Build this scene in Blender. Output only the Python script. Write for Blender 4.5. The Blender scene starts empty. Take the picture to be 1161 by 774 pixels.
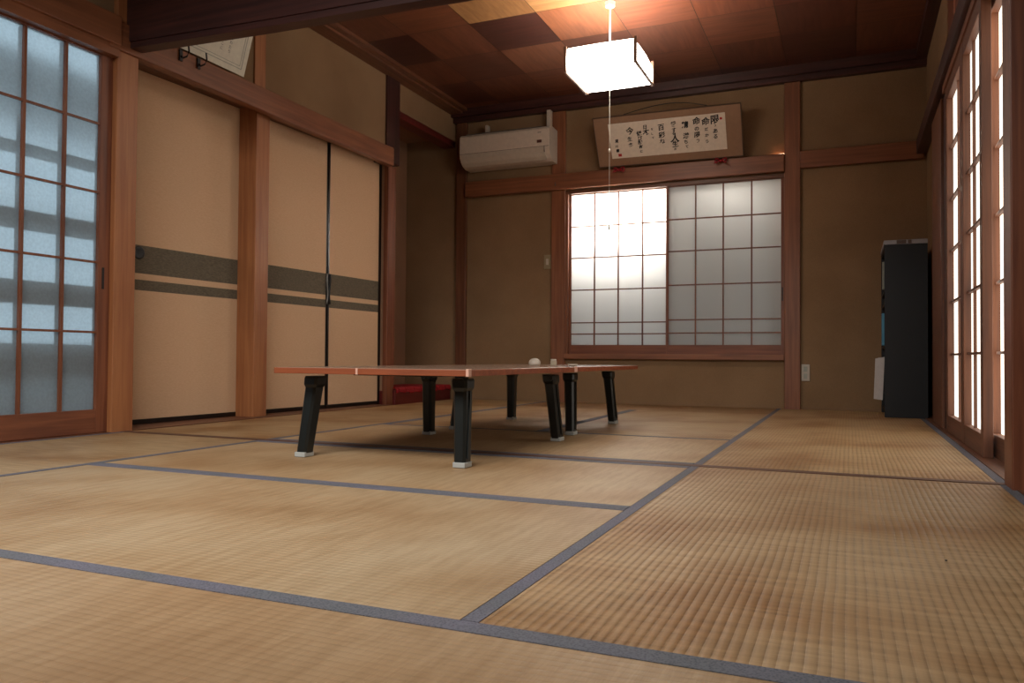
import bpy, bmesh, math, random
from mathutils import Vector, Matrix, noise
random.seed(7)
scene = bpy.context.scene
COL = scene.collection
PI = math.pi

# ------------------------------------------------------------------ materials
def new_mat(name):
    m = bpy.data.materials.new(name); m.use_nodes = True
    nt = m.node_tree
    b = nt.nodes['Principled BSDF']
    return m, nt, b
def N(nt, t, **kw):
    n = nt.nodes.new(t)
    for k, v in kw.items():
        if k.startswith('i_'): n.inputs[k[2:].replace('_', ' ')].default_value = v
        else: setattr(n, k, v)
    return n
def lin(c):
    return tuple(((x/255)/12.92 if x/255 <= .04045 else ((x/255+.055)/1.055)**2.4) for x in c)
def rgba(c): return (*lin(c), 1)
def ramp(nt, fac, stops):
    r = N(nt, 'ShaderNodeValToRGB')
    el = r.color_ramp.elements
    el[0].position, el[0].color = stops[0]
    el[1].position, el[1].color = stops[-1]
    for p, c in stops[1:-1]:
        e = el.new(p); e.color = c
    nt.links.new(fac, r.inputs[0])
    return r
def bump(nt, b, h, strength, dist=.002):
    bp = N(nt, 'ShaderNodeBump'); bp.inputs['Strength'].default_value = strength; bp.inputs['Distance'].default_value = dist
    nt.links.new(h, bp.inputs['Height']); nt.links.new(bp.outputs[0], b.inputs['Normal'])
def plain(name, c, rough=.5, metal=0, spec=.5):
    m, nt, b = new_mat(name)
    tc = N(nt, 'ShaderNodeTexCoord'); ns = N(nt, 'ShaderNodeTexNoise'); ns.inputs['Scale'].default_value = 40
    nt.links.new(tc.outputs['Object'], ns.inputs['Vector'])
    d = tuple(x*.955 for x in c)
    r = ramp(nt, ns.outputs[0], [(.3, rgba(d)), (.7, rgba(c))])
    nt.links.new(r.outputs[0], b.inputs['Base Color'])
    b.inputs['Roughness'].default_value = rough; b.inputs['Metallic'].default_value = metal
    b.inputs['Specular IOR Level'].default_value = spec
    return m
def wood(name, c1, c2, axis='z', rough=.45, scale=1.0):
    """fine grain stretched along one axis"""
    m, nt, b = new_mat(name)
    tc = N(nt, 'ShaderNodeTexCoord'); mp = N(nt, 'ShaderNodeMapping')
    s = {'x': (1.2, 26, 26), 'y': (26, 1.2, 26), 'z': (26, 26, 1.2)}[axis]
    mp.inputs['Scale'].default_value = tuple(v*scale for v in s)
    nt.links.new(tc.outputs['Object'], mp.inputs['Vector'])
    ns = N(nt, 'ShaderNodeTexNoise'); ns.inputs['Scale'].default_value = 1.6; ns.inputs['Detail'].default_value = 8
    ns.inputs['Distortion'].default_value = .6
    nt.links.new(mp.outputs[0], ns.inputs['Vector'])
    r = ramp(nt, ns.outputs[0], [(.3, rgba(c1)), (.7, rgba(c2))])
    n2 = N(nt, 'ShaderNodeTexNoise'); n2.inputs['Scale'].default_value = 2.2
    nt.links.new(tc.outputs['Object'], n2.inputs['Vector'])
    mx = N(nt, 'ShaderNodeMix', data_type='RGBA', blend_type='MULTIPLY'); mx.inputs[0].default_value = .45
    r2 = ramp(nt, n2.outputs[0], [(.3, (.62, .58, .56, 1)), (.65, (1, 1, 1, 1))])
    nt.links.new(r.outputs[0], mx.inputs[6]); nt.links.new(r2.outputs[0], mx.inputs[7])
    nt.links.new(mx.outputs[2], b.inputs['Base Color'])
    b.inputs['Roughness'].default_value = rough
    bump(nt, b, ns.outputs[0], .15, .001)
    return m
M = {}
for ax in 'xyz':
    M['wood_'+ax] = wood('cypress_post_'+ax, (148, 90, 54), (178, 118, 74), ax)
    M['red_'+ax] = wood('reddish_sash_wood_'+ax, (104, 56, 36), (140, 83, 54), ax)
    M['dark_'+ax] = wood('dark_beam_wood_'+ax, (52, 28, 26), (78, 42, 36), ax)
    M['nag_'+ax] = wood('lintel_wood_'+ax, (116, 69, 44), (148, 93, 61), ax)
    M['brown_'+ax] = wood('dull_brown_wood_'+ax, (92, 56, 38), (122, 76, 50), ax)
for ax in 'yz': M['sash_'+ax] = wood('shoji_sash_wood_'+ax, (88, 52, 34), (120, 74, 48), ax, .55)  # darker brown wood of the right hand screens
M['table_edge'] = wood('table_edge_wood', (122, 58, 28), (154, 80, 42), 'x', .6)
M['plate_dark'] = plain('threshold_brown', (92, 60, 46), .6)

def plaster(name, c1, c2):
    m, nt, b = new_mat(name)
    tc = N(nt, 'ShaderNodeTexCoord')
    a = N(nt, 'ShaderNodeTexNoise'); a.inputs['Scale'].default_value = 1.7; a.inputs['Detail'].default_value = 5
    f = N(nt, 'ShaderNodeTexNoise'); f.inputs['Scale'].default_value = 260; f.inputs['Detail'].default_value = 3
    nt.links.new(tc.outputs['Object'], a.inputs['Vector']); nt.links.new(tc.outputs['Object'], f.inputs['Vector'])
    r = ramp(nt, a.outputs[0], [(.3, rgba(c1)), (.7, rgba(c2))])
    mx = N(nt, 'ShaderNodeMix', data_type='RGBA', blend_type='MULTIPLY'); mx.inputs[0].default_value = .35
    r2 = ramp(nt, f.outputs[0], [(.35, (.6, .6, .6, 1)), (.6, (1, 1, 1, 1))])
    nt.links.new(r.outputs[0], mx.inputs[6]); nt.links.new(r2.outputs[0], mx.inputs[7])
    nt.links.new(mx.outputs[2], b.inputs['Base Color'])
    b.inputs['Roughness'].default_value = .95; b.inputs['Specular IOR Level'].default_value = .15
    bump(nt, b, f.outputs[0], .3, .002)
    return m
M['plaster'] = plaster('earth_plaster', (132, 104, 76), (148, 119, 89))
M['plaster_alcove'] = plaster('alcove_plaster', (146, 112, 90), (160, 124, 98))

def fusuma_paper():
    m, nt, b = new_mat('sliding_door_paper')
    tc = N(nt, 'ShaderNodeTexCoord'); sp = N(nt, 'ShaderNodeSeparateXYZ')
    nt.links.new(tc.outputs['Object'], sp.inputs[0])
    z = sp.outputs[2]
    def band(lo, hi):
        g = N(nt, 'ShaderNodeMath', operation='GREATER_THAN'); g.inputs[1].default_value = lo
        l = N(nt, 'ShaderNodeMath', operation='LESS_THAN'); l.inputs[1].default_value = hi
        k = N(nt, 'ShaderNodeMath', operation='MULTIPLY')
        nt.links.new(z, g.inputs[0]); nt.links.new(z, l.inputs[0])
        nt.links.new(g.outputs[0], k.inputs[0]); nt.links.new(l.outputs[0], k.inputs[1])
        return k.outputs[0]
    s = N(nt, 'ShaderNodeMath', operation='ADD')
    nt.links.new(band(.785, .932), s.inputs[0]); nt.links.new(band(.697, .752), s.inputs[1])
    mp = N(nt, 'ShaderNodeMapping'); mp.inputs['Scale'].default_value = (60, 60, 300)
    nt.links.new(tc.outputs['Object'], mp.inputs[0])
    w = N(nt, 'ShaderNodeTexNoise'); w.inputs['Scale'].default_value = 1; nt.links.new(mp.outputs[0], w.inputs[0])
    ba = ramp(nt, w.outputs[0], [(.35, rgba((204, 168, 134))), (.65, rgba((210, 175, 141)))])
    st = ramp(nt, w.outputs[0], [(.35, rgba((92, 84, 70))), (.65, rgba((112, 102, 86)))])
    mx = N(nt, 'ShaderNodeMix', data_type='RGBA')
    nt.links.new(s.outputs[0], mx.inputs[0]); nt.links.new(ba.outputs[0], mx.inputs[6]); nt.links.new(st.outputs[0], mx.inputs[7])
    nt.links.new(mx.outputs[2], b.inputs['Base Color'])
    b.inputs['Roughness'].default_value = .8; b.inputs['Specular IOR Level'].default_value = .25
    bump(nt, b, w.outputs[0], .05, .0006)
    return m
M['fusuma'] = fusuma_paper()
M['lacquer'] = plain('black_lacquer_frame', (22, 14, 12), .3)
M['black_pull'] = plain('black_round_pull', (18, 12, 12), .35)
M['silver_cord'] = plain('silvery_pull_metal', (120, 116, 112), .3, .8)

def tatami(axis):
    """rush mat: ribs run along `axis`, object colour tints each mat"""
    m, nt, b = new_mat('tatami_rush_'+axis)
    tc = N(nt, 'ShaderNodeTexCoord'); sp = N(nt, 'ShaderNodeSeparateXYZ'); nt.links.new(tc.outputs['Object'], sp.inputs[0])
    across = sp.outputs[1 if axis == 'x' else 0]; along = sp.outputs[0 if axis == 'x' else 1]
    wob = N(nt, 'ShaderNodeTexNoise'); wob.inputs['Scale'].default_value = 3
    nt.links.new(tc.outputs['Object'], wob.inputs['Vector'])
    k = N(nt, 'ShaderNodeMath', operation='MULTIPLY_ADD'); k.inputs[1].default_value = .008
    nt.links.new(wob.outputs[0], k.inputs[0]); nt.links.new(across, k.inputs[2])
    a = N(nt, 'ShaderNodeMath', operation='MULTIPLY'); a.inputs[1].default_value = PI/.0152
    nt.links.new(k.outputs[0], a.inputs[0])
    s = N(nt, 'ShaderNodeMath', operation='SINE'); nt.links.new(a.outputs[0], s.inputs[0])
    ab = N(nt, 'ShaderNodeMath', operation='ABSOLUTE'); nt.links.new(s.outputs[0], ab.inputs[0])
    rib = N(nt, 'ShaderNodeMath', operation='POWER'); rib.inputs[1].default_value = .55 if axis == 'x' else .8; nt.links.new(ab.outputs[0], rib.inputs[0])
    # rushes run across the ribs
    mp = N(nt, 'ShaderNodeMapping')
    mp.inputs['Scale'].default_value = (420, 22, 1) if axis == 'x' else (22, 420, 1)
    nt.links.new(tc.outputs['Object'], mp.inputs[0])
    rush = N(nt, 'ShaderNodeTexNoise'); rush.inputs['Scale'].default_value = 1; rush.inputs['Detail'].default_value = 3
    nt.links.new(mp.outputs[0], rush.inputs['Vector'])
    # broken cross marks
    mp2 = N(nt, 'ShaderNodeMapping'); mp2.inputs['Scale'].default_value = (60, 6, 1) if axis == 'x' else (6, 60, 1)
    nt.links.new(tc.outputs['Object'], mp2.inputs[0])
    cross = N(nt, 'ShaderNodeTexNoise'); cross.inputs['Scale'].default_value = 1; cross.inputs['Detail'].default_value = 4
    nt.links.new(mp2.outputs[0], cross.inputs['Vector'])
    big = N(nt, 'ShaderNodeTexNoise'); big.inputs['Scale'].default_value = 2.1; big.inputs['Detail'].default_value = 5
    nt.links.new(tc.outputs['Object'], big.inputs['Vector'])
    c0 = ramp(nt, big.outputs[0], [(.32, rgba((160, 127, 90) if axis == 'x' else (148, 108, 66))), (.5, rgba((178, 149, 113))), (.7, rgba((188, 164, 131)))])
    def mul(col, fac, lo, p0=.3, p1=.7, amt=1.0):
        r = ramp(nt, fac, [(p0, (lo, lo*.97, lo*.93, 1)), (p1, (1, 1, 1, 1))])
        x = N(nt, 'ShaderNodeMix', data_type='RGBA', blend_type='MULTIPLY'); x.inputs[0].default_value = amt
        nt.links.new(col, x.inputs[6]); nt.links.new(r.outputs[0], x.inputs[7]); return x.outputs[2]
    msk = ramp(nt, cross.outputs[0], [(.3, (.0, .0, .0, 1)), (.62, (.75, .75, .75, 1))])
    rb = N(nt, 'ShaderNodeMath', operation='MAXIMUM'); nt.links.new(rib.outputs[0], rb.inputs[0]); nt.links.new(msk.outputs[0], rb.inputs[1])
    col = mul(c0.outputs[0], rb.outputs[0], .62 if axis == 'x' else .5, .0, .85, .32 if axis == 'x' else .7)  # shading in the troughs between ribs is put into the colour
    col = mul(col, rush.outputs[0], .86)
    col = mul(col, cross.outputs[0], .86 if axis == 'x' else .80, .35, .6)
    oi = N(nt, 'ShaderNodeObjectInfo')
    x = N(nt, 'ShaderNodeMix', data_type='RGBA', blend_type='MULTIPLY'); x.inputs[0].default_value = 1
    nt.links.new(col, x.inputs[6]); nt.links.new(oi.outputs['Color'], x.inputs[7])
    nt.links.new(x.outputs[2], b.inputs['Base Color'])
    b.inputs['Roughness'].default_value = .5; b.inputs['Specular IOR Level'].default_value = .45
    h = N(nt, 'ShaderNodeMath', operation='MULTIPLY_ADD'); h.inputs[1].default_value = .25
    nt.links.new(rush.outputs[0], h.inputs[0]); nt.links.new(rib.outputs[0], h.inputs[2])
    bump(nt, b, h.outputs[0], .35 if axis == 'x' else .6, .0024)
    return m
M['tat_x'] = tatami('x'); M['tat_y'] = tatami('y')
def heri():
    m, nt, b = new_mat('grey_blue_mat_border_cloth')
    tc = N(nt, 'ShaderNodeTexCoord'); v = N(nt, 'ShaderNodeTexVoronoi'); v.inputs['Scale'].default_value = 260
    nt.links.new(tc.outputs['Object'], v.inputs['Vector'])
    n = N(nt, 'ShaderNodeTexNoise'); n.inputs['Scale'].default_value = 5; nt.links.new(tc.outputs['Object'], n.inputs['Vector'])
    r = ramp(nt, v.outputs['Distance'], [(.1, rgba((70, 70, 80))), (.6, rgba((106, 104, 116)))])
    r2 = ramp(nt, n.outputs[0], [(.35, (.85, .92, .82, 1)), (.6, (1, 1, 1, 1))])
    x = N(nt, 'ShaderNodeMix', data_type='RGBA', blend_type='MULTIPLY'); x.inputs[0].default_value = 1
    nt.links.new(r.outputs[0], x.inputs[6]); nt.links.new(r2.outputs[0], x.inputs[7])
    nt.links.new(x.outputs[2], b.inputs['Base Color']); b.inputs['Roughness'].default_value = .75
    bump(nt, b, v.outputs['Distance'], .3, .001)
    return m
M['heri'] = heri()

def ceiling_mat():
    m, nt, b = new_mat('ceiling_veneer_tiles')
    at = N(nt, 'ShaderNodeAttribute', attribute_name='tint')
    tc = N(nt, 'ShaderNodeTexCoord')
    ad = N(nt, 'ShaderNodeAttribute', attribute_name='turn')
    outs = []
    for sc in ((2, 22, 2), (22, 2, 2)):
        mp = N(nt, 'ShaderNodeMapping'); mp.inputs['Scale'].default_value = sc
        nt.links.new(tc.outputs['Object'], mp.inputs[0])
        n = N(nt, 'ShaderNodeTexNoise'); n.inputs['Scale'].default_value = 1.5; n.inputs['Detail'].default_value = 7; n.inputs['Distortion'].default_value = .8
        nt.links.new(mp.outputs[0], n.inputs['Vector']); outs.append(n.outputs[0])
    mf = N(nt, 'ShaderNodeMix', data_type='FLOAT')
    nt.links.new(ad.outputs['Fac'], mf.inputs[0]); nt.links.new(outs[0], mf.inputs[2]); nt.links.new(outs[1], mf.inputs[3])
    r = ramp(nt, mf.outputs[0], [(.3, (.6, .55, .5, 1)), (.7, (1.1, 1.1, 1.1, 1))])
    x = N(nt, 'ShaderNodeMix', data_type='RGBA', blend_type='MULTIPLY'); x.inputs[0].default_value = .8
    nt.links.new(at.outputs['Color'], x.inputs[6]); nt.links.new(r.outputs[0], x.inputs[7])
    nt.links.new(x.outputs[2], b.inputs['Base Color']); b.inputs['Roughness'].default_value = .42
    return m
M['ceiling'] = ceiling_mat()

def emis(name, c, s):
    m, nt, b = new_mat(name)
    b.inputs['Base Color'].default_value = (*c, 1); b.inputs['Emission Color'].default_value = (*c, 1)
    b.inputs['Emission Strength'].default_value = s
    return m
M['shoji_paper'] = emis('glowing_shoji_paper', (1, .93, .82), 1.5)  # paper emits by itself in place of daylight from behind
M['lamp_shade'] = emis('glowing_lamp_shade', (1, .91, .80), 13.0)
def frosted(name, tint, rough, trans_w, grain=0):
    """obscured glass: part rough see-through, part diffusing"""
    m, nt, b = new_mat(name)
    nt.nodes.remove(b)
    out = [n for n in nt.nodes if n.type == 'OUTPUT_MATERIAL'][0]
    rf = N(nt, 'ShaderNodeBsdfRefraction'); rf.inputs['Roughness'].default_value = rough; rf.inputs['IOR'].default_value = 1.12
    rf.inputs['Color'].default_value = (*tint, 1)
    tr = N(nt, 'ShaderNodeBsdfTranslucent'); tr.inputs['Color'].default_value = (*tint, 1)
    gl = N(nt, 'ShaderNodeBsdfDiffuse'); gl.inputs['Color'].default_value = (.55, .6, .63, 1)
    a = N(nt, 'ShaderNodeMixShader'); a.inputs[0].default_value = trans_w
    c = N(nt, 'ShaderNodeMixShader'); c.inputs[0].default_value = .2
    nt.links.new(rf.outputs[0], a.inputs[1]); nt.links.new(tr.outputs[0], a.inputs[2])
    nt.links.new(a.outputs[0], c.inputs[1]); nt.links.new(gl.outputs[0], c.inputs[2])
    nt.links.new(c.outputs[0], out.inputs[0])
    if grain:
        tc = N(nt, 'ShaderNodeTexCoord'); n = N(nt, 'ShaderNodeTexNoise'); n.inputs['Scale'].default_value = grain; n.inputs['Detail'].default_value = 4
        nt.links.new(tc.outputs['Object'], n.inputs['Vector'])
        r = ramp(nt, n.outputs[0], [(.3, (*[t*.86 for t in tint], 1)), (.7, (*tint, 1))])
        nt.links.new(r.outputs[0], rf.inputs['Color']); nt.links.new(r.outputs[0], tr.inputs['Color'])
    return m
M['glass_left'] = frosted('blue_grey_frosted_glass', (.85, .95, 1.0), .36, .3, 90)
M['glass_back'] = frosted('milky_window_glass', (1.0, .97, .93), .45, .6)
M['white_plastic'] = plain('warm_white_plastic', (196, 184, 168), .4)
M['ac_white'] = plain('air_conditioner_plastic', (214, 200, 184), .38)
M['ac_grey'] = plain('louver_gap_grey', (110, 100, 92), .5)  # grey of the seam lines, logo and intake
M['ac_label'] = plain('brown_red_sticker', (74, 34, 28), .5)
M['black_metal'] = plain('black_painted_leg', (20, 23, 22), .35)
M['grey_rubber'] = plain('pale_grey_foot_cap', (168, 170, 166), .6)
M['table_top'] = plain('glossy_brown_grey_top', (150, 122, 104), .22)
M['tape'] = plain('pinkish_tape', (214, 168, 148), .6)
M['cab'] = plain('black_cabinet_panel', (15, 16, 20), .6)
M['cab_top'] = plain('silver_grey_trim', (150, 146, 148), .45)
M['blue'] = plain('blue_binder_cover', (62, 130, 160), .45)
M['paper'] = plain('white_paper', (196, 188, 184), .8)
M['grey_book'] = plain('grey_white_spine', (136, 138, 128), .7)
M['red_felt'] = plain('red_felt', (150, 14, 20), .9)
M['toko_wood'] = wood('dark_red_alcove_sill', (78, 22, 20), (108, 36, 30), 'y', .35)
M['mount'] = plain('brown_silk_mount', (146, 112, 86), .7)
M['scroll_paper'] = plain('cream_calligraphy_paper', (222, 208, 190), .8)
M['frame_edge'] = plain('dark_thin_frame', (84, 60, 44), .4)
M['ink'] = plain('black_ink', (22, 18, 20), .7)
M['seal'] = plain('red_seal_ink', (176, 34, 34), .7)
M['red_cord'] = plain('red_cord', (150, 20, 28), .7)
M['iron'] = plain('black_iron_hook', (26, 20, 20), .5)
M['cert'] = plain('off_white_certificate', (226, 222, 206), .7)
M['cert_line'] = plain('grey_green_certificate_border', (170, 172, 160), .7)
M['outdoor_dark'] = plain('weathered_outdoor_board', (70, 64, 62), .8)
M['outdoor_ground'] = plain('outdoor_concrete', (96, 92, 90), .9)
M['shutter'] = plain('pale_grey_shutter', (176, 178, 178), .8)
M['white_cord'] = plain('white_cord', (226, 220, 206), .6)
M['shade_wood'] = plain('lamp_wood_strip', (150, 116, 98), .5)
M['subfloor'] = plain('subfloor_board', (70, 50, 36), .9)

# ------------------------------------------------------------------ mesh helper
class MB:
    def __init__(s): s.bm = bmesh.new()
    def box(s, x0, x1, y0, y1, z0, z1, bev=0):
        v = [s.bm.verts.new((x, y, z)) for x in (x0, x1) for y in (y0, y1) for z in (z0, z1)]
        F = []
        for q in ((0,1,3,2),(4,6,7,5),(0,4,5,1),(2,3,7,6),(0,2,6,4),(1,5,7,3)):
            F.append(s.bm.faces.new([v[i] for i in q]))
        if bev:
            ed = list({e for f in F for e in f.edges})
            bmesh.ops.bevel(s.bm, geom=ed, offset=bev, segments=2, affect='EDGES', profile=.5)
        return s
    def hexa(s, lo, hi):
        """lo/hi: four corner points each (same winding)"""
        a = [s.bm.verts.new(p) for p in lo]; b = [s.bm.verts.new(p) for p in hi]
        s.bm.faces.new(a[::-1]); s.bm.faces.new(b)
        for i in range(4): s.bm.faces.new([a[i], a[(i+1) % 4], b[(i+1) % 4], b[i]])
        return s
    def prism(s, pts, d):
        """polygon pts extruded by vector d"""
        d = Vector(d)
        a = [s.bm.verts.new(p) for p in pts]; b = [s.bm.verts.new(Vector(p)+d) for p in pts]
        n = len(pts)
        s.bm.faces.new(a[::-1]); s.bm.faces.new(b)
        for i in range(n): s.bm.faces.new([a[i], a[(i+1) % n], b[(i+1) % n], b[i]])
        return s
    def quad(s, *p):
        s.bm.faces.new([s.bm.verts.new(q) for q in p]); return s
    def lathe(s, c, prof, n=24, axis='z'):
        rings = []
        for r, h in prof:
            ring = []
            for i in range(n):
                t = 2*PI*i/n
                u, v = r*math.cos(t), r*math.sin(t)
                p = {'z': (u, v, h), 'x': (h, u, v), 'y': (u, h, v)}[axis]
                ring.append(s.bm.verts.new(Vector(c)+Vector(p)))
            rings.append(ring)
        for a, b in zip(rings, rings[1:]):
            for i in range(n): s.bm.faces.new([a[i], a[(i+1) % n], b[(i+1) % n], b[i]])
        s.bm.faces.new(rings[0][::-1]); s.bm.faces.new(rings[-1])
        return s
    def tube(s, pts, r, n=8):
        pts = [Vector(p) for p in pts]; rings = []
        for i, p in enumerate(pts):
            t = (pts[min(i+1, len(pts)-1)] - pts[max(i-1, 0)]).normalized()
            u = t.cross(Vector((.31, .17, .93))).normalized(); w = t.cross(u)
            rings.append([s.bm.verts.new(p + (u*math.cos(2*PI*k/n)+w*math.sin(2*PI*k/n))*r) for k in range(n)])
        for a, b in zip(rings, rings[1:]):
            for i in range(n): s.bm.faces.new([a[i], a[(i+1) % n], b[(i+1) % n], b[i]])
        s.bm.faces.new(rings[0][::-1]); s.bm.faces.new(rings[-1])
        return s
    def build(s, name, mat, parent=None, smooth=False, tf=None):
        if tf:
            for v in s.bm.verts: v.co = tf(v.co)
        off = world_loc(parent) if parent else Vector((0, 0, 0))
        if parent is None:
            # origin at base centre
            xs = [v.co for v in s.bm.verts]
            off = Vector(((min(v.x for v in xs)+max(v.x for v in xs))/2, (min(v.y for v in xs)+max(v.y for v in xs))/2, min(v.z for v in xs)))
        for v in s.bm.verts: v.co -= off
        bmesh.ops.recalc_face_normals(s.bm, faces=s.bm.faces[:])
        me = bpy.data.meshes.new(name); s.bm.to_mesh(me); s.bm.free()
        me.materials.append(mat)
        if smooth:
            for p in me.polygons: p.use_smooth = True
        o = bpy.data.objects.new(name, me); COL.objects.link(o)
        if parent: o.parent = parent
        else: o.location = off
        return o
def world_loc(o):
    p = Vector(o.location)
    while o.parent: o = o.parent; p += Vector(o.location)
    return p
def tag(o, label=None, cat=None, group=None, kind=None):
    if label: o['label'] = label
    if cat: o['category'] = cat
    if group: o['group'] = group
    if kind: o['kind'] = kind
    return o
def thing(name, label, cat, loc, group=None, kind=None):
    o = bpy.data.objects.new(name, None); COL.objects.link(o); o.location = loc; o.empty_display_size = .05
    return tag(o, label, cat, group, kind)
def struct(name, mb, mat, parent=None, label=None, cat=None, tf=None):
    o = mb.build(name, mat, parent, tf=tf)
    if parent is None: tag(o, label, cat, kind='structure')
    return o
_t = [0]
def trim(mb, mat, label, cat='trim', tf=None):
    _t[0] += 1
    return struct('trim_%d' % _t[0], mb, mat, label=label, cat=cat, tf=tf)

# ------------------------------------------------------------------ room constants
XL, XR, YB, ZC = -3.2, .474, 6.16, 2.52
YN = -1.7                      # end of the room behind the camera
SK = .044
def skew(c): return Vector((c.x + SK*(c.y-4), c.y, c.z))

# floor, ceiling and walls
struct('floor', MB().box(XL-.75, XR+.12, YN, YB+.1, -.14, -.051), M['subfloor'], label='boarded subfloor under the straw mats', cat='floor')
def build_ceiling():
    bm = bmesh.new()
    tint = bm.loops.layers.float_color.new('tint'); turn = bm.loops.layers.float_color.new('turn')
    x0, y0, d = -2.262, 4.535, .4605
    dy = .4775
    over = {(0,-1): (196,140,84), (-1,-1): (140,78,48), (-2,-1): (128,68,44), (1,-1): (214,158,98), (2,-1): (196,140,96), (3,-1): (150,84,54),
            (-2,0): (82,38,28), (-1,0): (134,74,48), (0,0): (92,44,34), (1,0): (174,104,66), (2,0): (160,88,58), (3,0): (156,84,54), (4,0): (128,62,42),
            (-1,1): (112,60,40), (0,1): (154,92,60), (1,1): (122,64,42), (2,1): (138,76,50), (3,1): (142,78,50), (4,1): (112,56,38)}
    pal = [(118,62,42), (98,50,36), (138,78,50), (110,56,40), (128,70,46)]
    g = .0022
    for i in range(-3, 8):
        for j in range(-14, 6):
            xa, xb = max(x0+i*d+g, XL), min(x0+(i+1)*d-g, XR+.02)
            ya, yb = max(y0+j*dy+g, YN), min(y0+(j+1)*dy-g, YB)
            if xb <= xa or yb <= ya: continue
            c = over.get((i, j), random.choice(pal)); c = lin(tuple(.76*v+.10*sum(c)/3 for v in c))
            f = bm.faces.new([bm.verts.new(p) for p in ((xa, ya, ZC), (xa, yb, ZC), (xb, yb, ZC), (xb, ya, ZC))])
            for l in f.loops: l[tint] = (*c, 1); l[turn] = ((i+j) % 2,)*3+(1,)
    f = bm.faces.new([bm.verts.new(p) for p in ((XL-.13, YN, ZC+.004), (XL-.13, YB+.1, ZC+.004), (XR+.12, YB+.1, ZC+.004), (XR+.12, YN, ZC+.004))])
    for l in f.loops: l[tint] = (.01, .006, .004, 1); l[turn] = (0, 0, 0, 1)
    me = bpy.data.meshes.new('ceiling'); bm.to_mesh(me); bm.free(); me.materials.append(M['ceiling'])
    o = bpy.data.objects.new('ceiling', me); COL.objects.link(o)
    tag(o, 'boarded ceiling of square wooden veneer tiles in mixed browns', 'ceiling', kind='structure')
build_ceiling()
# back wall with a window opening x -2.163..-.449, z .355...1.745
WX0, WX1, WZ0, WZ1 = -2.163, -.446, .357, 1.745
w = MB()
w.box(-3.9, WX0, YB, YB+.09, -.05, ZC+.02); w.box(WX1, XR+.12, YB, YB+.09, -.05, ZC+.02)
w.box(WX0, WX1, YB, YB+.09, -.05, WZ0); w.box(WX0, WX1, YB, YB+.09, WZ1, ZC+.02)
struct('wall_back', w, M['plaster'], label='olive brown earth plaster wall around the lattice window', cat='wall')
# left wall: fusuma recess, alcove, upper plaster
w = MB()
w.box(XL-.13, XL, YN, 6.16, 1.96, ZC+.02)                       # above the lintel (and alcove header)
w.box(XL-.13, XL, YN, .88, -.05, 1.96)
w.box(XL-.55, XL-.42, 2.7, 5.2, -.05, 2.0)                       # inside the cupboards
struct('wall_left', w, M['plaster'], label='olive brown plaster wall above the sliding doors', cat='wall')
# cut the part of wall_left over the alcove: rebuild properly
bpy.data.objects.remove(bpy.data.objects['wall_left'])
w = MB()
w.box(XL-.13, XL, YN, 5.17, 1.9, ZC+.02)
w.box(XL-.13, XL, 5.17, 6.16, 2.25, ZC+.02)
w.box(XL-.13, XL, YN, -.1, -.05, 1.9)
struct('wall_left', w, M['plaster'], label='olive brown plaster wall above the sliding doors on the left', cat='wall')
w = MB()
w.box(-3.43, -3.275, 5.135, 5.215, -.05, 1.9); w.box(-3.86, -3.79, 5.05, 6.16, -.05, ZC+.02); w.box(-3.86, -3.275, 5.13, 5.165, -.05, 2.3); w.box(-3.86, -3.26, 5.13, 6.16, 2.3, 2.36)
w.box(-3.86, -3.69, 5.12, 6.155, -.05, 2.3)
struct('wall_alcove', w, M['plaster_alcove'], label='dark plaster walls inside the alcove', cat='wall')
struct('wall_cupboard', MB().box(XL-.30, XL-.26, 2.95, 5.05, -.05, 2.0), M['subfloor'], label='dark boards behind the papered sliding doors', cat='wall')
# right wall
w = MB()
w.box(XR+.02, XR+.12, YN, 2.6, -.05, ZC+.02)
w.box(XR+.02, XR+.12, 4.66, YB+.05, -.05, ZC+.02)
w.box(XR+.02, XR+.12, 2.6, 4.66, 2.36, ZC+.02)
w.box(XR+.02, XR+.12, 2.6, 4.66, 1.86, 2.05)
struct('wall_right', w, M['plaster'], label='plaster wall above the bright paper screens on the right', cat='wall')
struct('wall_near', MB().box(XL-.7, XR+.12, YN-.1, YN, -.05, ZC+.02), M['plaster'], label='plaster wall behind the viewer', cat='wall')

# cornices
trim(MB().box(-3.2, XR+.02, YB-.05, YB, 2.415, ZC).box(-3.2, XR+.02, YB-.09, YB-.05, 2.455, ZC), M['dark_x'], 'dark wooden cornice along the back wall', 'cornice')
trim(MB().box(XL, -3.085, YN, YB-.09, 2.478, ZC).box(-3.085, -3.04, YN, YB-.09, 2.494, ZC), M['brown_y'], 'stepped wooden cornice along the left wall', 'cornice')
trim(MB().box(XR-.05, XR+.02, YN, YB-.09, 2.46, ZC), M['dark_y'], 'dark wooden cornice along the right wall', 'cornice')

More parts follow.
